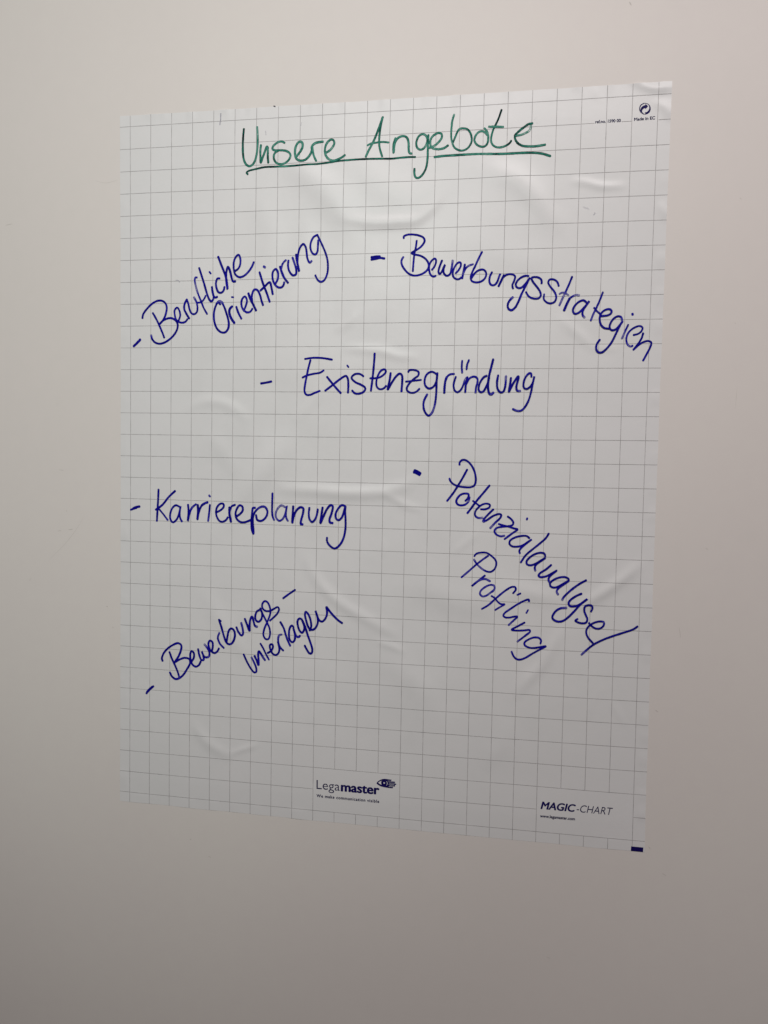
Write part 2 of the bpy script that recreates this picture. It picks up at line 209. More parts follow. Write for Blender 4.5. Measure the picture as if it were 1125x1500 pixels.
    (2.25, [(-1337,-2137,95),(-1311,-2189,95),(-1290,-2240,95),(-1289,-2180,95),(-1295,-2124,95),(-1287,-2078,95),(-1261,-2108,95),(-1235,-2149,75),(-1213,-2177,70)]),
    (1.84, [(-1269,-1989,95),(-1236,-2040,95),(-1207,-2098,95),(-1166,-2169,80)]),
    (2.07, [(-1181,-2093,97),(-1142,-2066,97),(-1121,-2030,97),(-1125,-1992,97),(-1150,-1990,97),(-1158,-2018,97),(-1142,-2066,97),(-1120,-2100,97),(-1087,-2112,97),(-1055,-2089,97),(-1043,-2047,97),(-1051,-1998,97),(-1061,-1957,97)]),
    (1.99, [(-1019,-1871,60),(-1047,-1879,60),(-1059,-1915,80),(-1055,-1970,95),(-1035,-2018,95),(-998,-2054,95)]),
    (2.07, [(-1035,-1729,93),(-994,-1800,93),(-972,-1868,80),(-946,-1936,85),(-917,-1994,75)]),
    (2.06, [(-880,-1780,95),(-902,-1760,95),(-926,-1796,95),(-933,-1859,95),(-925,-1921,95),(-896,-1954,95),(-868,-1932,95),(-861,-1876,95),(-884,-1787,95),(-862,-1848,95),(-843,-1885,80),(-818,-1891,75),(-804,-1873,95)]),
    (2.13, [(-785,-1686,97),(-810,-1674,97),(-834,-1703,97),(-830,-1758,97),(-811,-1812,97),(-782,-1839,97),(-758,-1810,97),(-755,-1761,97),(-781,-1693,97),(-744,-1767,97),(-715,-1856,97),(-678,-1951,97),(-656,-2026,97),(-666,-2068,97),(-691,-2066,97),(-719,-2030,97),(-746,-1983,97)]),
    (2.1, [(-691,-1806,97),(-674,-1764,97),(-682,-1688,97),(-711,-1620,97),(-740,-1594,97),(-748,-1629,97),(-731,-1704,97),(-705,-1772,97),(-680,-1798,97),(-645,-1793,97),(-614,-1760,97),(-597,-1711,97),(-601,-1656,97),(-627,-1578,97),(-605,-1636,97),(-583,-1683,97),(-548,-1698,97),(-513,-1665,97),(-493,-1616,97),(-493,-1568,97),(-501,-1528,97),(-458,-1580,97),(-408,-1633,97),(-359,-1675,97),(-316,-1702,97)]),
  ],
  'potenzialanalyse': [
    (2.84, [(467,18,100),(500,5,100),(528,-13,100)]),
    (2.54, [(458,2,100),(492,-10,100),(521,-28,100)]),
    (1.93, [(954,89,97),(954,113,97),(981,141,97),(1016,141,97),(1060,111,97),(1100,57,97),(1126,-14,97),(1133,-84,97),(1117,-132,97),(1074,-151,97),(1011,-151,97),(948,-143,97),(892,-121,97),(860,-90,97),(849,-62,60)]),
    (2.01, [(1037,38,97),(993,-48,97),(948,-127,97),(895,-215,97),(829,-304,80)]),
    (1.99, [(1027,-299,90),(1053,-267,90),(1060,-227,75),(1029,-219,90),(982,-229,90),(943,-266,90),(927,-310,90),(945,-341,90),(985,-349,90),(1032,-335,80),(1062,-298,65),(1069,-259,65)]),
    (1.99, [(1280,-128,97),(1214,-212,97),(1138,-308,97),(1085,-385,97),(1051,-431,70)]),
    (1.69, [(1107,-297,90),(1143,-324,90),(1182,-351,90)]),
    (1.84, [(1195,-386,97),(1242,-384,97),(1284,-364,97),(1291,-336,97),(1260,-323,97),(1209,-334,97),(1163,-371,97),(1133,-419,97),(1138,-462,97),(1174,-481,70),(1217,-476,60)]),
    (1.91, [(1327,-384,95),(1274,-439,95),(1223,-503,95),(1220,-520,70),(1260,-502,95),(1329,-453,95),(1391,-431,95),(1414,-439,95),(1403,-474,95),(1354,-523,85),(1300,-586,60)]),
    (1.83, [(1483,-456,95),(1516,-479,95),(1544,-517,95),(1537,-545,95),(1495,-558,95),(1425,-568,95),(1364,-585,95),(1345,-618,95),(1365,-652,95),(1413,-671,80),(1453,-663,60)]),
    (1.83, [(1390,-539,95),(1433,-552,95),(1503,-566,95),(1557,-583,95),(1592,-589,95),(1535,-635,95),(1456,-699,70)]),
    (1.74, [(1689,-468,80),(1685,-483,80)]),
    (1.81, [(1717,-680,95),(1690,-659,95),(1629,-660,95),(1560,-681,95),(1514,-714,95),(1509,-750,95),(1539,-775,95),(1593,-776,95),(1647,-761,95),(1699,-724,95),(1737,-697,95)]),
    (1.82, [(1737,-697,92),(1685,-740,92),(1640,-781,92),(1614,-821,92),(1622,-846,60)]),
    (1.82, [(1918,-625,97),(1891,-672,97),(1824,-737,97),(1750,-802,97),(1682,-867,97),(1634,-944,85)]),
    (1.89, [(1889,-872,97),(1881,-841,97),(1842,-832,97),(1782,-848,97),(1729,-885,97),(1694,-930,97),(1700,-961,97),(1735,-971,97),(1777,-958,97),(1830,-925,97),(1890,-887,97),(1830,-932,97),(1796,-961,97),(1782,-997,80),(1790,-1026,60)]),
    (1.88, [(1953,-959,97),(1901,-1008,97),(1841,-1050,97),(1823,-1078,97),(1842,-1093,97),(1903,-1082,97),(1963,-1049,97),(2014,-1015,97),(1963,-1060,97),(1934,-1093,80),(1931,-1128,70),(1943,-1147,70)]),
    (1.88, [(2140,-1123,97),(2139,-1100,97),(2100,-1082,97),(2048,-1088,97),(1988,-1114,97),(1947,-1155,97),(1952,-1186,97),(1983,-1200,97),(2028,-1190,97),(2080,-1157,97),(2143,-1119,97),(2088,-1164,97),(2043,-1198,97),(2018,-1238,80),(2034,-1271,60)]),
    (1.88, [(2320,-1108,97),(2253,-1149,97),(2180,-1207,97),(2121,-1265,97),(2088,-1305,80),(2080,-1327,60)]),
    (1.95, [(2276,-1253,97),(2220,-1281,97),(2164,-1326,97),(2145,-1361,97),(2162,-1390,97),(2199,-1392,97),(2256,-1372,97),(2339,-1305,97),(2272,-1363,97),(2209,-1442,97),(2145,-1513,97),(2089,-1555,85),(2040,-1563,75),(1998,-1546,80),(1981,-1522,97),(1996,-1478,97),(2028,-1439,97),(2069,-1417,80),(2126,-1411,65)]),
    (1.8, [(2381,-1438,97),(2395,-1404,97),(2386,-1375,97),(2345,-1372,97),(2317,-1386,97),(2310,-1429,97),(2328,-1479,97),(2346,-1520,97),(2335,-1559,97),(2294,-1569,85),(2245,-1559,97),(2220,-1544,97),(2244,-1525,70)]),
    (1.72, [(2363,-1562,97),(2393,-1594,97),(2434,-1617,97),(2479,-1615,97),(2514,-1583,97),(2517,-1545,60),(2480,-1539,97),(2432,-1550,97),(2384,-1577,97),(2345,-1622,97),(2338,-1665,97),(2356,-1714,97),(2411,-1775,97)]),
    (1.8, [(2859,-1574,97),(2820,-1605,97),(2726,-1644,97),(2615,-1688,97),(2519,-1731,97),(2423,-1787,97),(2360,-1841,97),(2297,-1905,60)]),
  ],
  'profiling': [
    (1.78, [(1137,-896,95),(1159,-868,95),(1214,-854,95),(1269,-856,95),(1324,-890,95),(1368,-935,95),(1374,-983,95),(1355,-1031,95),(1317,-1060,95),(1266,-1054,80),(1210,-1021,60),(1162,-975,80),(1134,-932,60)]),
    (1.79, [(1285,-887,90),(1224,-933,70),(1155,-991,90),(1085,-1057,90),(1004,-1131,80)]),
    (1.92, [(1256,-1102,95),(1198,-1152,80),(1117,-1223,95),(1183,-1165,70),(1229,-1143,80),(1268,-1141,70),(1312,-1161,60)]),
    (1.77, [(1342,-1273,90),(1365,-1236,75),(1356,-1205,75),(1317,-1200,85),(1263,-1225,75),(1217,-1267,75),(1208,-1303,75),(1234,-1328,75),(1273,-1320,75),(1319,-1286,75),(1357,-1253,75)]),
    (1.78, [(1562,-1279,93),(1590,-1238,93),(1581,-1211,93),(1543,-1213,93),(1489,-1247,93),(1429,-1297,75),(1368,-1355,93),(1299,-1422,75),(1233,-1465,80)]),
    (1.63, [(1332,-1319,90),(1367,-1339,90),(1407,-1385,90),(1439,-1404,90),(1478,-1402,90),(1432,-1432,80),(1375,-1470,65)]),
    (1.83, [(1608,-1294,85),(1639,-1278,85)]),
    (1.77, [(1732,-1359,93),(1729,-1339,93),(1687,-1353,93),(1619,-1392,93),(1543,-1447,93),(1482,-1494,80),(1463,-1526,80),(1483,-1545,93),(1538,-1544,93),(1576,-1533,93),(1615,-1531,93),(1577,-1572,80),(1524,-1627,70)]),
    (1.54, [(1725,-1454,80),(1708,-1487,80)]),
    (1.77, [(1692,-1592,93),(1625,-1633,93),(1557,-1677,93),(1611,-1683,93),(1689,-1677,93),(1750,-1670,93),(1754,-1686,93),(1705,-1732,85),(1622,-1802,60)]),
    (1.77, [(1866,-1810,93),(1872,-1778,93),(1852,-1752,93),(1806,-1746,93),(1753,-1765,93),(1700,-1804,93),(1697,-1832,93),(1732,-1857,93),(1779,-1864,93),(1840,-1855,93),(1924,-1835,93),(1864,-1874,85),(1788,-1922,93),(1712,-1974,80),(1659,-1997,93),(1620,-1995,80),(1584,-1962,93),(1563,-1915,70)]),
  ],
  'faint': [
    (1.47, [(-1799,3955,38),(-1800,3906,38),(-1808,3835,38)]),
    (1.36, [(-864,3803,13),(-872,3775,13)]),
    (1.22, [(-1273,3738,18),(-1270,3693,18)]),
    (0.99, [(-1184,4002,70),(-1169,3995,70)]),
  ],
  'smudge': [
    (2.79, [(1660,3702,3),(1682,3690,3),(1674,3664,3)]),
    (1.52, [(2172,2775,12),(2224,2755,12)]),
    (1.52, [(2291,2711,20),(2279,2695,20)]),
    (1.12, [(-2316,2129,30),(-2288,2129,30),(-2274,2108,30)]),
  ],
}
# printed emblems, outlines in hundredths of a mm on the sheet
EYE_DARK = [[(1066, -34964), (1170, -34808), (1313, -34669), (1505, -34545), (1721, -34439), (1938, -34386), (2179, -34380), (2470, -34403), (2784, -34414), (2762, -34533), (2724, -34556), (2725, -34614), (2956, -34603), (3187, -34607), (3170, -34720), (3152, -34751), (3177, -34827), (3336, -34832), (3310, -34946), (3194, -34971), (3186, -35039), (3169, -35167), (2967, -35170), (2959, -35225), (2961, -35365), (2730, -35391), (2392, -35382), (2101, -35359), (1810, -35327), (1519, -35265), (1298, -35158), (1151, -35063)]]
EYE_PALE = [[(1269, -34868), (1460, -34734), (1681, -34618), (1615, -34730), (1593, -34854), (1620, -34983), (1699, -35088), (1514, -35041), (1367, -34971)], [(2043, -34849), (2035, -34889), (2010, -34924), (1974, -34945), (1933, -34948), (1896, -34934), (1870, -34904), (1860, -34865), (1868, -34824), (1893, -34789), (1929, -34768), (1970, -34765), (2007, -34779), (2033, -34809)], [(2160, -34610), (2257, -34664), (2322, -34766), (2339, -34886), (2312, -35010), (2232, -35124), (2184, -35147), (2250, -35025), (2277, -34906), (2264, -34780), (2214, -34678)], [(2367, -34577), (2772, -34566), (2773, -34595), (2367, -34606)], [(2477, -34791), (3152, -34766), (3153, -34800), (2478, -34825)], [(2470, -34937), (3107, -34939), (3108, -34973), (2471, -34971)], [(2555, -35076), (3062, -35089), (3063, -35123), (2556, -35110)], [(2485, -35189), (2958, -35195), (2959, -35229), (2486, -35228)]]
ARROWS_DARK = [[(27381, 37969), (27468, 37972), (27556, 37962), (27643, 37938), (27726, 37901), (27804, 37852), (27874, 37792), (27936, 37722), (27987, 37645), (28027, 37562), (28054, 37475), (28068, 37385), (28068, 37296), (28055, 37209), (28029, 37127), (27990, 37050), (27940, 36982), (27879, 36924), (27809, 36876), (27731, 36841), (27648, 36819), (27562, 36811), (27474, 36816), (27386, 36835), (27302, 36868), (27221, 36913), (27148, 36969), (27322, 36910), (27502, 36856), (27571, 36912), (27506, 36948), (27507, 37034), (27626, 37027), (27743, 37083), (27834, 37179), (27901, 37291), (27927, 37434), (27910, 37579), (27846, 37716), (27740, 37826), (27608, 37896), (27453, 37920)], [(27151, 36972), (27090, 37033), (27038, 37102), (26996, 37177), (26964, 37256), (26943, 37337), (26933, 37420), (26936, 37503), (26950, 37583), (26975, 37659), (27011, 37729), (27058, 37793), (27113, 37848), (27177, 37894), (27247, 37929), (27322, 37953), (27401, 37966), (27430, 37876), (27362, 37865), (27297, 37844), (27237, 37814), (27183, 37775), (27135, 37727), (27096, 37673), (27065, 37613), (27043, 37547), (27031, 37479), (27029, 37408), (27037, 37337), (27055, 37267), (27082, 37199), (27119, 37135), (27163, 37077), (27215, 37024)], [(27323, 36886), (27152, 37021), (27056, 37172), (27058, 37317), (27089, 37447), (27168, 37563), (27272, 37666), (27389, 37719), (27518, 37743), (27507, 37864), (27648, 37769), (27796, 37606), (27682, 37473), (27549, 37348), (27521, 37446), (27422, 37428), (27306, 37350), (27234, 37246), (27218, 37150), (27270, 37027), (27368, 36936), (27478, 36853)]]
# creases of the film: path (tenths of a mm), half width mm, height mm
CREASES = [
  ([(-402, 2764), (-226, 2736), (-44, 2707), (204, 2706), (427, 2720), (572, 2815), (680, 2940)], 6, 0.8),
  ([(1323, 3189), (1503, 3068), (1685, 2878), (1794, 2734), (1923, 2603)], 11, 0.9),
  ([(2062, 3058), (2201, 3031), (2339, 2990), (2577, 2980)], 3.5, 0.5),
  ([(-340, 1351), (-148, 1341), (81, 1317), (270, 1264), (473, 1248)], 4.5, 0.4),
  ([(1980, 1643), (2109, 1528), (2216, 1435), (2309, 1342)], 5, 0.45),
  ([(2309, 1335), (2565, 1319)], 3.5, 0.2),
  ([(-216, 1720), (-306, 1633), (-421, 1560)], 5, 0.3),
  ([(-604, 902), (-719, 736), (-866, 560)], 6, 0.3),
  ([(-1687, 1667), (-1807, 1486), (-1952, 1203), (-2049, 956)], 8, 0.5),
  ([(-2147, 684), (-2007, 747), (-1842, 763), (-1621, 694), (-1458, 564)], 6, 0.5),
  ([(-1103, -208), (-904, -219), (-611, -228), (-275, -243), (72, -228), (299, -178), (471, -84)], 6.5, 0.9),
  ([(110, -235), (248, -291), (402, -370), (568, -403)], 4, 0.4),
  ([(-1188, 213), (-1346, -98), (-1586, -453), (-1830, -813)], 12, 0.7),
  ([(-1872, 359), (-1715, 167), (-1590, -25)], 10, 0.4),
  ([(-758, -970), (-668, -1144), (-531, -1324), (-332, -1485), (-96, -1612), (100, -1709), (294, -1798)], 6, 0.65),
  ([(88, -1894), (242, -1931), (389, -1984)], 3.5, 0.35),
  ([(150, -747), (162, -928)], 2.5, 0.2),
  ([(-2073, -2999), (-1963, -3136), (-1836, -3240), (-1601, -3334)], 6, 0.45),
  ([(-1618, -3303), (-1477, -3243), (-1305, -3173)], 3, 0.35),
  ([(-1925, -1449), (-1781, -1720), (-1572, -1987), (-1381, -2198)], 9, 0.45),
  ([(2270, -1405), (2394, -1311), (2632, -1134), (2866, -915)], 5.5, 0.8),
  ([(1631, -2391), (1736, -2234), (1896, -2030), (1998, -1824), (2079, -1672)], 6, 0.65),
  ([(1585, -1231), (1803, -1280), (2019, -1329)], 9, 0.55),
  ([(915, -871), (1038, -762), (1175, -631)], 4, 0.25),
  ([(2625, -2397), (2692, -2517), (2759, -2637)], 3, 0.18),
  ([(2508, -2235), (2429, -2425), (2377, -2577)], 3, 0.12),
  ([(2560, 4073), (2683, 3997), (2812, 3942), (3043, 3941)], 3.6, 0.62),
  ([(1070, 3286), (1287, 3177), (1573, 3093), (1788, 2923)], 14, 0.5),
  ([(-950, 3294), (-639, 3192), (-253, 2971)], 14, 0.4),
  ([(1552, -2713), (1485, -2945), (1343, -3184)], 9, 0.3),
  ([(610, -2323), (540, -2634), (470, -2948)], 8, 0.25),
  ([(-771, 2696), (-859, 2328), (-1168, 1886)], 12, 0.4),
  ([(-991, 3407), (-637, 3096), (-247, 2641)], 15, 0.75),
  ([(-183, 3295), (273, 2985), (714, 3039)], 16, 0.6),
  ([(-1969, 1287), (-1607, 1818), (-975, 2182)], 14, 0.5),
  ([(-796, 599), (-1107, 138), (-1547, -296)], 16, 0.75),
  ([(687, 976), (1069, 391), (1155, -122)], 18, 0.6),
  ([(435, -1228), (1039, -1390), (1694, -1255)], 16, 0.7),
  ([(144, -2045), (611, -2399), (773, -2847)], 16, 0.5),
  ([(1009, 2848), (1236, 2413), (1810, 2184)], 18, 0.5),
  ([(-1339, 2940), (-1176, 2561), (-1331, 2266)], 14, 0.4),
  ([(2850, 3798), (2952, 3737), (3015, 3639)], 4, 0.4),
  ([(2940, 2773), (2998, 2648)], 4, 0.4),
]
# marks on the wall: path (tenths of a mm), width mm
SCUFFS = [
  ([(-3938, -1145), (-3714, -932), (-3563, -748), (-3466, -600)], 0.45),
  ([(-3812, -781), (-3758, -771)], 0.9),
  ([(-3670, -760), (-3608, -750)], 0.9),
  ([(-3792, -49), (-3721, -56)], 0.7),
  ([(-4182, -1394), (-4155, -1352)], 0.8),
  ([(-3696, -525), (-3687, -549)], 0.8),
  ([(-3178, -1652), (-3160, -1660)], 1.3),
  ([(-3099, -1893), (-3091, -1909)], 1.5),
  ([(-1885, -4550), (-1851, -4563)], 1.2),
  ([(-2116, -4368), (-2098, -4374)], 1.2),
  ([(3054, -3928), (3076, -3956)], 1.4),
  ([(3072, -2453), (3100, -2473)], 0.9),
  ([(3203, -4203), (3245, -4228)], 0.7),
  ([(-3316, 3288), (-3188, 3259), (-3044, 3284)], 0.5),
  ([(-4471, 2825), (-4381, 2838)], 1.0),
  ([(2562, 4809), (2583, 4773)], 1.6),
  ([(3699, 2811), (3712, 2797)], 1.2),
  ([(3697, 1570), (3710, 1563)], 1.2),
  ([(3509, -727), (3530, -741)], 1.0),
  ([(3278, -1557), (3296, -1678)], 0.5),
  ([(3748, 938), (3738, 697)], 0.4),
  ([(2041, -5272), (2064, -5285)], 1.2),
  ([(2708, -1536), (2722, -1543)], 1.2),
  ([(-3815, 732), (-3789, 725)], 0.9),
]

# ------------------------------------------------------------------ helpers
def link(o, parent=None):
    scene.collection.objects.link(o)
    if parent: o.parent = parent
    return o
def mesh_obj(name, verts, faces, mat, parent=None, label=None, smooth=False):
    me = bpy.data.meshes.new(name); me.from_pydata(verts, [], faces); me.update()
    if smooth:
        for p in me.polygons: p.use_smooth = True
    me.materials.append(mat)
    o = link(bpy.data.objects.new(name, me), parent)
    if label: o['label'] = label
    return o
def new_mat(name):
    m = bpy.data.materials.new(name); m.use_nodes = True
    nt = m.node_tree; nt.nodes.clear()
    out = nt.nodes.new('ShaderNodeOutputMaterial'); b = nt.nodes.new('ShaderNodeBsdfPrincipled')
    nt.links.new(b.outputs[0], out.inputs[0])
    return m, nt, b, out
def N(nt, t, **kw):
    n = nt.nodes.new(t)
    for k, v in kw.items(): setattr(n, k, v)
    return n
def coords(nt):
    return N(nt, 'ShaderNodeTexCoord').outputs['Object']
def noise_tex(nt, vec, scale, detail=3.0, rough=0.5):
    n = N(nt, 'ShaderNodeTexNoise'); n.inputs['Scale'].default_value = scale
    n.inputs['Detail'].default_value = detail; n.inputs['Roughness'].default_value = rough
    nt.links.new(vec, n.inputs['Vector']); return n.outputs['Fac']
def ramp(nt, fac, stops):
    r = N(nt, 'ShaderNodeValToRGB'); e = r.color_ramp.elements
    while len(e) < len(stops): e.new(0.5)
    for k, (p, c) in enumerate(stops): e[k].position = p; e[k].color = (*c, 1)
    nt.links.new(fac, r.inputs[0]); return r.outputs[0]
def math_node(nt, op, a, b=None, clamp=False):
    n = N(nt, 'ShaderNodeMath', operation=op, use_clamp=clamp)
    for k, v in enumerate((a, b)):
        if v is None: continue
        if isinstance(v, (int, float)): n.inputs[k].default_value = v
        else: nt.links.new(v, n.inputs[k])
    return n.outputs[0]

# ------------------------------------------------------------------ materials
def wall_material():
    m, nt, b, out = new_mat('wall_paint'); c = coords(nt)
    big = noise_tex(nt, c, 2.2, 2); fine = noise_tex(nt, c, 60, 4)
    mixf = math_node(nt, 'ADD', math_node(nt, 'MULTIPLY', big, 0.75), math_node(nt, 'MULTIPLY', fine, 0.25))
    nt.links.new(ramp(nt, mixf, [(0.3, (0.655, 0.620, 0.588)), (0.5, (0.674, 0.633, 0.604)), (0.7, (0.690, 0.655, 0.618))]), b.inputs['Base Color'])
    b.inputs['Roughness'].default_value = 0.5; b.inputs['Specular IOR Level'].default_value = 0.25
    bump = N(nt, 'ShaderNodeBump'); bump.inputs['Strength'].default_value = 0.05; bump.inputs['Distance'].default_value = 0.0006
    nt.links.new(noise_tex(nt, c, 350, 3), bump.inputs['Height']); nt.links.new(bump.outputs[0], b.inputs['Normal'])
    return m
def film_material():
    m, nt, b, out = new_mat('white_film'); c = coords(nt)
    big = noise_tex(nt, c, 5, 3); fine = noise_tex(nt, c, 120, 4)
    mixf = math_node(nt, 'ADD', math_node(nt, 'MULTIPLY', big, 0.7), math_node(nt, 'MULTIPLY', fine, 0.3))
    nt.links.new(ramp(nt, mixf, [(0.3, (0.668, 0.668, 0.664)), (0.7, (0.700, 0.689, 0.692))]), b.inputs['Base Color'])
    b.inputs['Roughness'].default_value = 0.36; b.inputs['Specular IOR Level'].default_value = 0.32
    bump = N(nt, 'ShaderNodeBump'); bump.inputs['Strength'].default_value = 0.12; bump.inputs['Distance'].default_value = 0.001
    nt.links.new(noise_tex(nt, c, 45, 3), bump.inputs['Height']); nt.links.new(bump.outputs[0], b.inputs['Normal'])
    return m
def ink_material(name, light, mid, dark):
    m, nt, b, out = new_mat(name); c = coords(nt)
    a = N(nt, 'ShaderNodeAttribute', attribute_name='ink')
    sep = N(nt, 'ShaderNodeSeparateColor'); nt.links.new(a.outputs['Color'], sep.inputs[0])
    dens, edge = sep.outputs[0], sep.outputs[1]
    n1 = noise_tex(nt, c, 260, 3, 0.65); n2 = noise_tex(nt, c, 60, 2)
    dry = math_node(nt, 'SUBTRACT', 1.12, dens)                       # how little ink there is
    e = math_node(nt, 'MULTIPLY', math_node(nt, 'SUBTRACT', math_node(nt, 'POWER', edge, 2.0), 0.4), math_node(nt, 'MULTIPLY', dry, 1.0))
    s = math_node(nt, 'MULTIPLY', math_node(nt, 'SUBTRACT', n1, 0.5), math_node(nt, 'ADD', math_node(nt, 'MULTIPLY', dry, 2.2), 0.15))
    s2 = math_node(nt, 'MULTIPLY', math_node(nt, 'SUBTRACT', n2, 0.5), 0.75)
    d = math_node(nt, 'ADD', math_node(nt, 'ADD', dens, e), math_node(nt, 'ADD', s, s2), clamp=True)
    nt.links.new(ramp(nt, d, [(0.35, light), (0.72, mid), (1.0, dark)]), b.inputs['Base Color'])
    b.inputs['Roughness'].default_value = 0.6; b.inputs['Specular IOR Level'].default_value = 0.05
    tr = N(nt, 'ShaderNodeBsdfTransparent'); mx = N(nt, 'ShaderNodeMixShader')
    mr = N(nt, 'ShaderNodeMapRange'); mr.inputs['From Max'].default_value = 0.55; mr.inputs['To Max'].default_value = 0.97
    nt.links.new(d, mr.inputs['Value']); nt.links.new(mr.outputs[0], mx.inputs[0])
    nt.links.new(tr.outputs[0], mx.inputs[1]); nt.links.new(b.outputs[0], mx.inputs[2]); nt.links.new(mx.outputs[0], out.inputs[0])
    return m
def faint_material(name, col):
    m, nt, b, out = new_mat(name); c = coords(nt)
    a = N(nt, 'ShaderNodeAttribute', attribute_name='ink')
    sep = N(nt, 'ShaderNodeSeparateColor'); nt.links.new(a.outputs['Color'], sep.inputs[0])
    soft = math_node(nt, 'SUBTRACT', 1.0, math_node(nt, 'POWER', sep.outputs[1], 2.0))
    n = math_node(nt, 'ADD', math_node(nt, 'MULTIPLY', noise_tex(nt, c, 300, 3), 1.2), 0.4)
    d = math_node(nt, 'MULTIPLY', math_node(nt, 'MULTIPLY', sep.outputs[0], soft), n, clamp=True)
    b.inputs['Base Color'].default_value = (*col, 1); b.inputs['Roughness'].default_value = 0.5
    tr = N(nt, 'ShaderNodeBsdfTransparent'); mx = N(nt, 'ShaderNodeMixShader'); nt.links.new(d, mx.inputs[0])
    nt.links.new(tr.outputs[0], mx.inputs[1]); nt.links.new(b.outputs[0], mx.inputs[2]); nt.links.new(mx.outputs[0], out.inputs[0])
    return m
def print_material(name, col, var=0.12):
    m, nt, b, out = new_mat(name); c = coords(nt)
    f = noise_tex(nt, c, 90, 3)
    lo = tuple(v * (1 - var) for v in col); hi = tuple(v * (1 + var) for v in col)
    nt.links.new(ramp(nt, f, [(0.35, lo), (0.65, hi)]), b.inputs['Base Color'])
    b.inputs['Roughness'].default_value = 0.55; b.inputs['Specular IOR Level'].default_value = 0.08
    return m
WALL = wall_material(); FILM = film_material()
BLUE = ink_material('blue_marker_ink', (0.14, 0.13, 0.38), (0.006, 0.003, 0.31), (0.0015, 0.0005, 0.19))
GREEN = ink_material('green_marker_ink', (0.11, 0.34, 0.27), (0.018, 0.170, 0.122), (0.002, 0.022, 0.022))
FAINT = faint_material('faint_old_ink', (0.12, 0.11, 0.22)); DOT = print_material('dark_dot_ink', (0.05, 0.045, 0.06))
GRID = print_material('grid_line_print', (0.41, 0.396, 0.396), 0.16)
NAVY = print_material('navy_print', (0.008, 0.004, 0.085), 0.1)
BLACKISH = print_material('dark_print', (0.012, 0.009, 0.065), 0.1)
SCUFF = print_material('wall_scuff', (0.56, 0.525, 0.49), 0.10)

# ------------------------------------------------------------------ the sheet's surface
def poly(c, u, v):
    return c[0]+c[1]*u+c[2]*v+c[3]*u*u+c[4]*v*v+c[5]*u*v+c[6]*u*v*v+c[7]*u*u*v+c[8]*v**3+c[9]*u**3
CX = [-0.35, -1.14, 0.01, 0.43, 0.0, 0.03, 0.97, -0.33, -0.16, 1.03]
CZ = [-0.34, -0.45, -1.11, 0.51, -0.05, 0.17, 0.2, -0.26, 1.29, 0.07]
def warp(x, z):                       # the film is stuck on slightly stretched (mm)
    u, v = x/300, z/400
    return x + poly(CX, u, v), z + poly(CZ, u, v)
def spline(pts, step):
    """Centripetal Catmull-Rom through points (any dimension), resampled about every `step`."""
    if len(pts) < 2: return [tuple(p) for p in pts]
    P = [Vector(p[:2]) for p in pts]; D = [p[2:] for p in pts]; out = []
    for i in range(len(P)-1):
        p1, p2 = P[i], P[i+1]
        p0 = P[i-1] if i else p1*2-p2
        p3 = P[i+2] if i+2 < len(P) else p2*2-p1
        t0 = 0.0; t1 = t0+max((p1-p0).length, 1e-4)**.5; t2 = t1+max((p2-p1).length, 1e-4)**.5; t3 = t2+max((p3-p2).length, 1e-4)**.5
        n = max(1, int((p2-p1).length/step+.5))
        for k in range(n):
            t = t1+(t2-t1)*k/n
            A1 = p0*((t1-t)/(t1-t0))+p1*((t-t0)/(t1-t0)); A2 = p1*((t2-t)/(t2-t1))+p2*((t-t1)/(t2-t1)); A3 = p2*((t3-t)/(t3-t2))+p3*((t-t2)/(t3-t2))
            B1 = A1*((t2-t)/(t2-t0))+A2*((t-t0)/(t2-t0)); B2 = A2*((t3-t)/(t3-t1))+A3*((t-t1)/(t3-t1))
            C = B1*((t2-t)/(t2-t1))+B2*((t-t1)/(t2-t1))
            out.append((C.x, C.y, *[a+(b-a)*k/n for a, b in zip(D[i], D[i+1])]))
    out.append((P[-1].x, P[-1].y, *D[-1]))
    return out
CELL = 20.0; buckets = {}
for path, sig, amp in CREASES:
    q = spline([(x/10, z/10) for x, z in path], sig*.35); n = len(q)
    for k, (x, z) in enumerate(q):
        s = math.sin(math.pi*(k+.5)/n)**.6          # the crease fades out at both ends
        R = sig*3
        for i in range(int((x-R)//CELL), int((x+R)//CELL)+1):
            for j in range(int((z-R)//CELL), int((z+R)//CELL)+1):
                buckets.setdefault((i, j), []).append((x, z, sig, 1.7*amp*s))
def height(x, z):                     # mm the film stands off the wall at sheet position x, z (mm)
    h = 0.07+0.36*max(0, min(1, (300-abs(x))/30))*max(0, min(1, (400-abs(z))/30))
    best = {}
    for cx, cz, sig, a in buckets.get((int(x//CELL), int(z//CELL)), ()):
        r2 = ((x-cx)**2+(z-cz)**2)/(sig*sig)
        if r2 < 9:
            v = a*math.exp(-r2*.9)
            key = sig
            if v > best.get(key, 0): best[key] = v
    h += sum(best.values())
    fall = max(0.0, 1-(abs(x)/300)**4)*max(0.0, 1-(abs(z)/400)**4)
    h += fall*(0.75+0.95*noise.noise((x/80, z/80, 1.3))+0.3*noise.noise((x/32, z/32, 5.1)))
    if z > 385: h += (z-385)/15*max(0, noise.noise((x/11, z/30, 9.0)))*0.9        # little lifts along the top edge
    if x < -290: h += max(0, noise.noise((z/18, 0.5, 2.0)))*0.35
    if x > 290: h += max(0, noise.noise((z/18, 4.5, 2.0)))*0.5
    if z < -388: h += max(0, noise.noise((x/20, 7.5, 2.0)))*0.3
    return h
XS = [-300+600*k/240 for k in range(241)]; ZS = [-399.3+799*k/320 for k in range(321)]
HG = {}
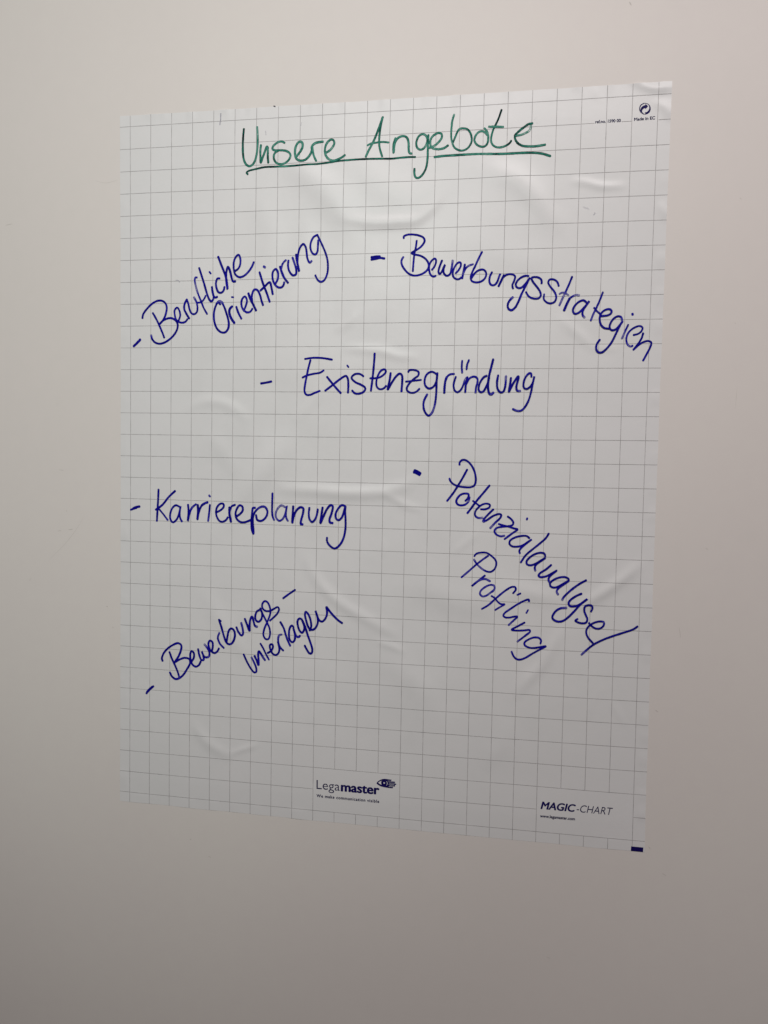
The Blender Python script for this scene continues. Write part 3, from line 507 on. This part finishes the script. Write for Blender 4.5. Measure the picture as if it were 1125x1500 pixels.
def edge_wobble(x, z):
    dx = dz = 0.0
    if abs(x) > 299.9: dx = 0.35*noise.noise((z/60, 3.0, x))
    if abs(z) > 399: dz = 0.45*noise.noise((x/45, 8.0, z/100))
    return dx, dz
verts = []; faces = []
for j, z in enumerate(ZS):
    for i, x in enumerate(XS):
        h = height(x, z); HG[(i, j)] = h
        wx, wz = warp(x, z); dx, dz = edge_wobble(x, z)
        verts.append(((wx+dx)/1000, -h/1000, (wz+dz)/1000))
nx, nz = len(XS), len(ZS)
for j in range(nz-1):
    for i in range(nx-1):
        a = j*nx+i; faces.append((a, a+1, a+nx+1, a+nx))
def surf(x, z):
    """height on the actual film mesh at unwarped position (bilinear)"""
    fi = min(max((x+300)/600*240, 0), 239.999); fj = min(max((z+399.3)/799*320, 0), 319.999)
    i, j = int(fi), int(fj); a, b = fi-i, fj-j
    return (HG[(i, j)]*(1-a)+HG[(i+1, j)]*a)*(1-b)+(HG[(i, j+1)]*(1-a)+HG[(i+1, j+1)]*a)*b
def unwarp(x, z):
    wx, wz = warp(x, z)
    return 2*x-wx, 2*z-wz
def on_sheet(x, z, lift):             # actual position (mm) -> world point just proud of the film
    ux, uz = unwarp(x, z)
    return (x/1000, -(surf(ux, uz)+lift)/1000, z/1000)

# ------------------------------------------------------------------ the wall
def build_wall():
    xs = [-3.0+6.0*k/24 for k in range(25)]; zs = [-1.35+2.9*k/12 for k in range(13)]
    v = [(x, 0, z) for z in zs for x in xs]
    f = [(j*25+i, j*25+i+1, (j+1)*25+i+1, (j+1)*25+i) for j in range(12) for i in range(24)]
    n = len(v); v += [(-3, .12, -1.35), (3, .12, -1.35), (3, .12, 1.55), (-3, .12, 1.55)]
    a, b, c, d = 0, 24, 12*25+24, 12*25
    f += [(n+1, n, n+3, n+2), (b, a, n, n+1), (a, d, n+3, n), (c, b, n+1, n+2), (d, c, n+2, n+3)]
    w = mesh_obj('wall', v, f, WALL)
    w['kind'] = 'structure'
    return w
wall = build_wall()

# ------------------------------------------------------------------ the sheet
sheet = bpy.data.objects.new('chart_sheet', None); link(sheet)
sheet['label'] = 'white squared film chart sheet stuck to the wall with handwritten marker notes'
sheet['category'] = 'chart sheet'
# the film: front face plus its thin edge going back towards the wall
border = [i for i in range(nx)] + [j*nx+nx-1 for j in range(1, nz)] + [(nz-1)*nx+i for i in range(nx-2, -1, -1)] + [j*nx for j in range(nz-2, 0, -1)]
base = len(verts); nb = len(border)
for k in border: verts.append(verts[k])
for k in border:
    x, y, z = verts[k]; verts.append((x, -0.00001, z))
for k in range(nb):
    k2 = (k+1) % nb; faces.append((base+k2, base+k, base+nb+k, base+nb+k2))
film = mesh_obj('film', verts, faces, FILM, sheet, smooth=True)

class MB:
    def __init__(s): s.v = []; s.f = []
    def strip(s, pts, w, lift, rise=0.0):
        """a flat printed line of width w (mm) along pts (mm, real positions)"""
        n = len(pts); b0 = len(s.v)
        for k, (x, z) in enumerate(pts):
            x0, z0 = pts[max(k-1, 0)]; x1, z1 = pts[min(k+1, n-1)]
            d = Vector((x1-x0, z1-z0)); d = d.normalized() if d.length > 1e-6 else Vector((1, 0))
            for sgn in (-.5, .5): s.v.append(on_sheet(x-d.y*w*sgn, z+d.x*w*sgn, lift+rise*k))
        for k in range(n-1):
            a = b0+2*k; s.f.append((a, a+2, a+3, a+1))
    def poly(s, pts, lift):
        b0 = len(s.v); s.v += [on_sheet(x, z, lift) for x, z in pts]; s.f.append(tuple(range(b0, b0+len(pts))))
    def build(s, name, mat, label=None, parent=None):
        return mesh_obj(name, s.v, s.f, mat, parent or sheet, label)

# printed grid: 24 x 32 lines 25 mm apart, interrupted round the printed marks
def gx(i): return (i-12.5)*25
def gz(j): return -(j-16.5)*25
g = MB(); ZT, ZB = 399.7, -399.3
def gap_line(fixed, vertical, spans, w):
    for a, b in spans:
        n = max(2, int(abs(b-a)/2)+1)
        ps = [(a+(b-a)*k/(n-1)) for k in range(n)]
        g.strip([warp(fixed, t) if vertical else warp(t, fixed) for t in ps], w, 0.08 if vertical else 0.12)
for i in range(1, 25):
    spans = [(ZB, ZT)]
    if i in (11, 12, 13) or i in (21, 22, 23): spans = [(ZB, gz(32)), (gz(30), ZT)]
    if i == 24: spans = [(-394.2, ZT)]
    gap_line(gx(i), True, spans, 0.6)
for j in range(1, 33):
    spans = [(-300, 300)]
    if j == 31: spans = [(-300, gx(10)), (gx(14), gx(20)), (gx(24), 300)]
    if j == 2: spans = [(-300, 225.5), (252.5, gx(23)), (gx(24)+1, 300)]
    gap_line(gz(j), False, spans, 0.52)
g.build('printed_grid', GRID)

# ------------------------------------------------------------------ handwriting
def ribbon(me, pts, w, lift):
    """me = (verts, faces, cols); pen stroke along pts (mm, density)"""
    V, F, C = me
    q = spline(pts, 0.8); n = len(q)
    for _ in range(2):                # the hand's smoothness
        q = [q[0]] + [tuple((q[k-1][c]+2*q[k][c]+q[k+1][c])/4 if c < 2 else q[k][c] for c in range(3)) for k in range(1, n-1)] + [q[-1]] if n > 4 else q
    seed = random.random()*100
    rows = []
    def dirn(k):
        a = q[max(k-1, 0)]; b = q[min(k+1, n-1)]; d = Vector((b[0]-a[0], b[1]-a[1]))
        return d.normalized() if d.length > 1e-6 else Vector((1, 0))
    d0, d1 = dirn(0), dirn(n-1); ca = 4
    for c in range(ca):               # round start
        t = math.pi/2*(1-c/ca); rows.append((q[0][0]-d0.x*math.sin(t)*w/2, q[0][1]-d0.y*math.sin(t)*w/2, d0, max(math.cos(t), .05), q[0][2]))
    for k in range(n): rows.append((q[k][0], q[k][1], dirn(k), 1.0, q[k][2]))
    for c in range(1, ca+1):
        t = math.pi/2*c/ca; rows.append((q[-1][0]+d1.x*math.sin(t)*w/2, q[-1][1]+d1.y*math.sin(t)*w/2, d1, max(math.cos(t), .05), q[-1][2]))
    b0 = len(V); cross = (-1, -.6, 0, .6, 1)
    for r, (x, z, d, s, dens) in enumerate(rows):
        ww = 1.2*w*s*(1+0.10*noise.noise((seed, r*.14, 0))); dd = dens+0.05*noise.noise((seed, r*.2, 5))
        wl = 0.05*w*noise.noise((seed, r*.5, 11)); wr = 0.05*w*noise.noise((seed, r*.5, 17))
        for c in cross:
            o = c*ww/2+(wl if c < 0 else wr if c > 0 else 0)*abs(c)
            V.append(on_sheet(x-d.y*o, z+d.x*o, lift+0.00016*r)); C.append((max(0, min(1, dd)), abs(c)*(1 if s > .9 else 1), 0, 1))
    for r in range(len(rows)-1):
        for c in range(4):
            a = b0+r*5+c; F.append((a, a+5, a+6, a+1))
def write(strokes, name, mat, label):
    me = ([], [], [])
    for k, (w, pts) in enumerate(strokes):
        ribbon(me, [(x/10, z/10, d/100) for x, z, d in pts], w, 0.14+0.022*(k % 26))
    o = mesh_obj(name, me[0], me[1], mat, sheet, label)
    col = o.data.color_attributes.new('ink', 'FLOAT_COLOR', 'POINT')
    flat = [v for c in me[2] for v in c]; col.data.foreach_set('color', flat)
    return o
I = INK
write([s for k, s in enumerate(I['unsere']) if k != 5], 'handwritten_word', GREEN, 'green handwritten word Unsere')
write([I['unsere'][5]], 'underline', GREEN, 'green underline below Unsere')
write([s for k, s in enumerate(I['angebote']) if k != 7], 'handwritten_word', GREEN, 'green handwritten word Angebote')
write([I['angebote'][7]], 'underline', GREEN, 'green underline below Angebote')
for key, text, nd in (('berufliche', 'Berufliche', 1), ('orientierung', 'Orientierung', 0), ('bewerbungsstrategien', 'Bewerbungsstrategien', 2),
                      ('existenzgruendung', 'Existenzgründung', 1), ('karriereplanung', 'Karriereplanung', 2), ('bewerbungs', 'Bewerbungs-', 2),
                      ('unterlagen', 'unterlagen', 0), ('potenzialanalyse', 'Potenzialanalyse/', 2), ('profiling', 'Profiling', 0)):
    if nd: write(I[key][:nd], 'bullet_dash', BLUE, 'blue dash before ' + text)
    write(I[key][nd:], 'handwritten_word', BLUE, 'blue handwritten word ' + text)
for k, s in enumerate(I['faint']):
    write([s], 'stray_mark', DOT if k == 3 else FAINT, ['short faint violet pen mark', 'tiny faint pen mark', 'tiny faint pen mark', 'small dark dot on the top edge'][k])
for s in I['smudge']: write([s], 'smudge', FAINT, 'faint wiped ink smudge')

# ------------------------------------------------------------------ printed text and emblems
def printed(text, x0, z0, x1, z1, cap, name, mat, label, bold=0.0, shear=0.0, spacing=1.0, ref=None, lift=0.16):
    """text with its left end of the baseline at (x0, z0) and its right end at (x1, z1), capitals cap mm high"""
    def tessellate(t):
        cu = bpy.data.curves.new('text', 'FONT'); cu.body = t; cu.size = 1.0; cu.shear = shear; cu.space_character = spacing
        cu.offset = min(0.0, bold); cu.resolution_u = 5
        o = bpy.data.objects.new('text', cu); scene.collection.objects.link(o)
        bpy.context.view_layer.update()
        me = bpy.data.meshes.new_from_object(o.evaluated_get(bpy.context.evaluated_depsgraph_get()))
        vs = [(v.co.x, v.co.y) for v in me.vertices]; fs = [tuple(p.vertices) for p in me.polygons]
        bpy.data.objects.remove(o); bpy.data.curves.remove(cu); bpy.data.meshes.remove(me)
        return vs, fs
    vs, fs = tessellate(text)
    hv, _ = tessellate(ref or 'E'); hcap = max(y for x, y in hv)
    xa = min(x for x, y in vs); xb = max(x for x, y in vs)
    L = math.hypot(x1-x0, z1-z0); ux, uz = (x1-x0)/L, (z1-z0)/L
    V = []; F = []; r = max(0.0, bold)*cap*1.45
    shifts = [(0, 0)] if bold <= 0 else [(math.cos(t*math.pi/3)*r, math.sin(t*math.pi/3)*r*0.6) for t in range(6)]
    for k, (sx, sy) in enumerate(shifts):
        b0 = len(V)
        for x, y in vs:
            a = r+(x-xa)/(xb-xa)*(L-2*r)+sx; b = y/hcap*cap+sy
            V.append(on_sheet(x0+ux*a-uz*b, z0+uz*a+ux*b, lift+0.008*k))
        F += [tuple(i+b0 for i in f) for f in fs]
    return mesh_obj(name, V, F, mat, sheet, label)
def emblem(polys, name, mat, lift, label=None):
    m = MB()
    for k, p in enumerate(polys): m.poly([(x/100, z/100) for x, z in p], lift+0.012*k)
    o = m.build(name, mat, label)
    bm = bmesh.new(); bm.from_mesh(o.data); bmesh.ops.triangulate(bm, faces=bm.faces[:]); bm.to_mesh(o.data); bm.free()
    return o
printed('Lega', -58.5, -362.4, -31.4, -362.2, 10.4, 'printed_text', BLACKISH, 'printed thin lettering Lega', bold=-0.004)
printed('master', -30.2, -362.3, 14.4, -362.2, 10.4, 'printed_text', NAVY, 'printed bold lettering master', bold=0.045)
printed('We make communication visible', -58.4, -371.9, 14.3, -372.0, 3.4, 'printed_text', BLACKISH, 'small printed line below the maker name', spacing=1.15, bold=0.03)
printed('MAGIC', 191.8, -362.0, 229.0, -362.0, 7.9, 'printed_text', NAVY, 'printed bold slanted lettering MAGIC', bold=0.038, shear=0.22)
printed('-CHART', 229.9, -362.0, 267.6, -362.0, 7.9, 'printed_text', BLACKISH, 'printed thin slanted lettering CHART', bold=-0.004, shear=0.22)
printed('www.legamaster.com', 191.6, -371.5, 228.6, -371.4, 3.2, 'printed_text', BLACKISH, 'small printed web address', bold=0.03)
printed('ref.no. 1590 00', 226.2, 362.0, 251.7, 362.0, 3.0, 'printed_text', BLACKISH, 'small printed reference number', bold=0.03)
printed('Made in EC', 264.8, 362.3, 285.4, 362.9, 3.0, 'printed_text', BLACKISH, 'small printed words Made in EC', bold=0.03)
emblem(EYE_DARK, 'printed_eye', NAVY, 0.16, 'navy printed emblem of an eye with fingers')
emblem(EYE_PALE, 'eye_highlight', FILM, 0.20)
emblem(ARROWS_DARK, 'printed_arrow_emblem', NAVY, 0.16, 'dark printed round emblem of two curling arrows')
emblem([[(28760, -39430), (30010, -39430), (30000, -39925), (28755, -39925)]], 'printed_bar', NAVY, 0.2, 'navy printed bar in the lower right corner')

# ------------------------------------------------------------------ small marks on the wall
def wall_mark(pts, w, name='scuff'):
    V = []; F = []; n = len(pts)
    q = spline(pts, 2.0); n = len(q)
    for k, (x, z) in enumerate(q):
        a = q[max(k-1, 0)]; b = q[min(k+1, n-1)]; d = Vector((b[0]-a[0], b[1]-a[1])).normalized()
        ww = w*max(0.15, math.sin(math.pi*(k+.5)/n))
        for s in (-.4, .4): V.append(((x-d.y*ww*s)/1000, -0.00006, (z+d.x*ww*s)/1000))
    for k in range(n-1): F.append((2*k, 2*k+2, 2*k+3, 2*k+1))
    return mesh_obj(name, V, F, SCUFF, wall)
for pts, w in SCUFFS: wall_mark([(x/10, z/10) for x, z in pts], w)
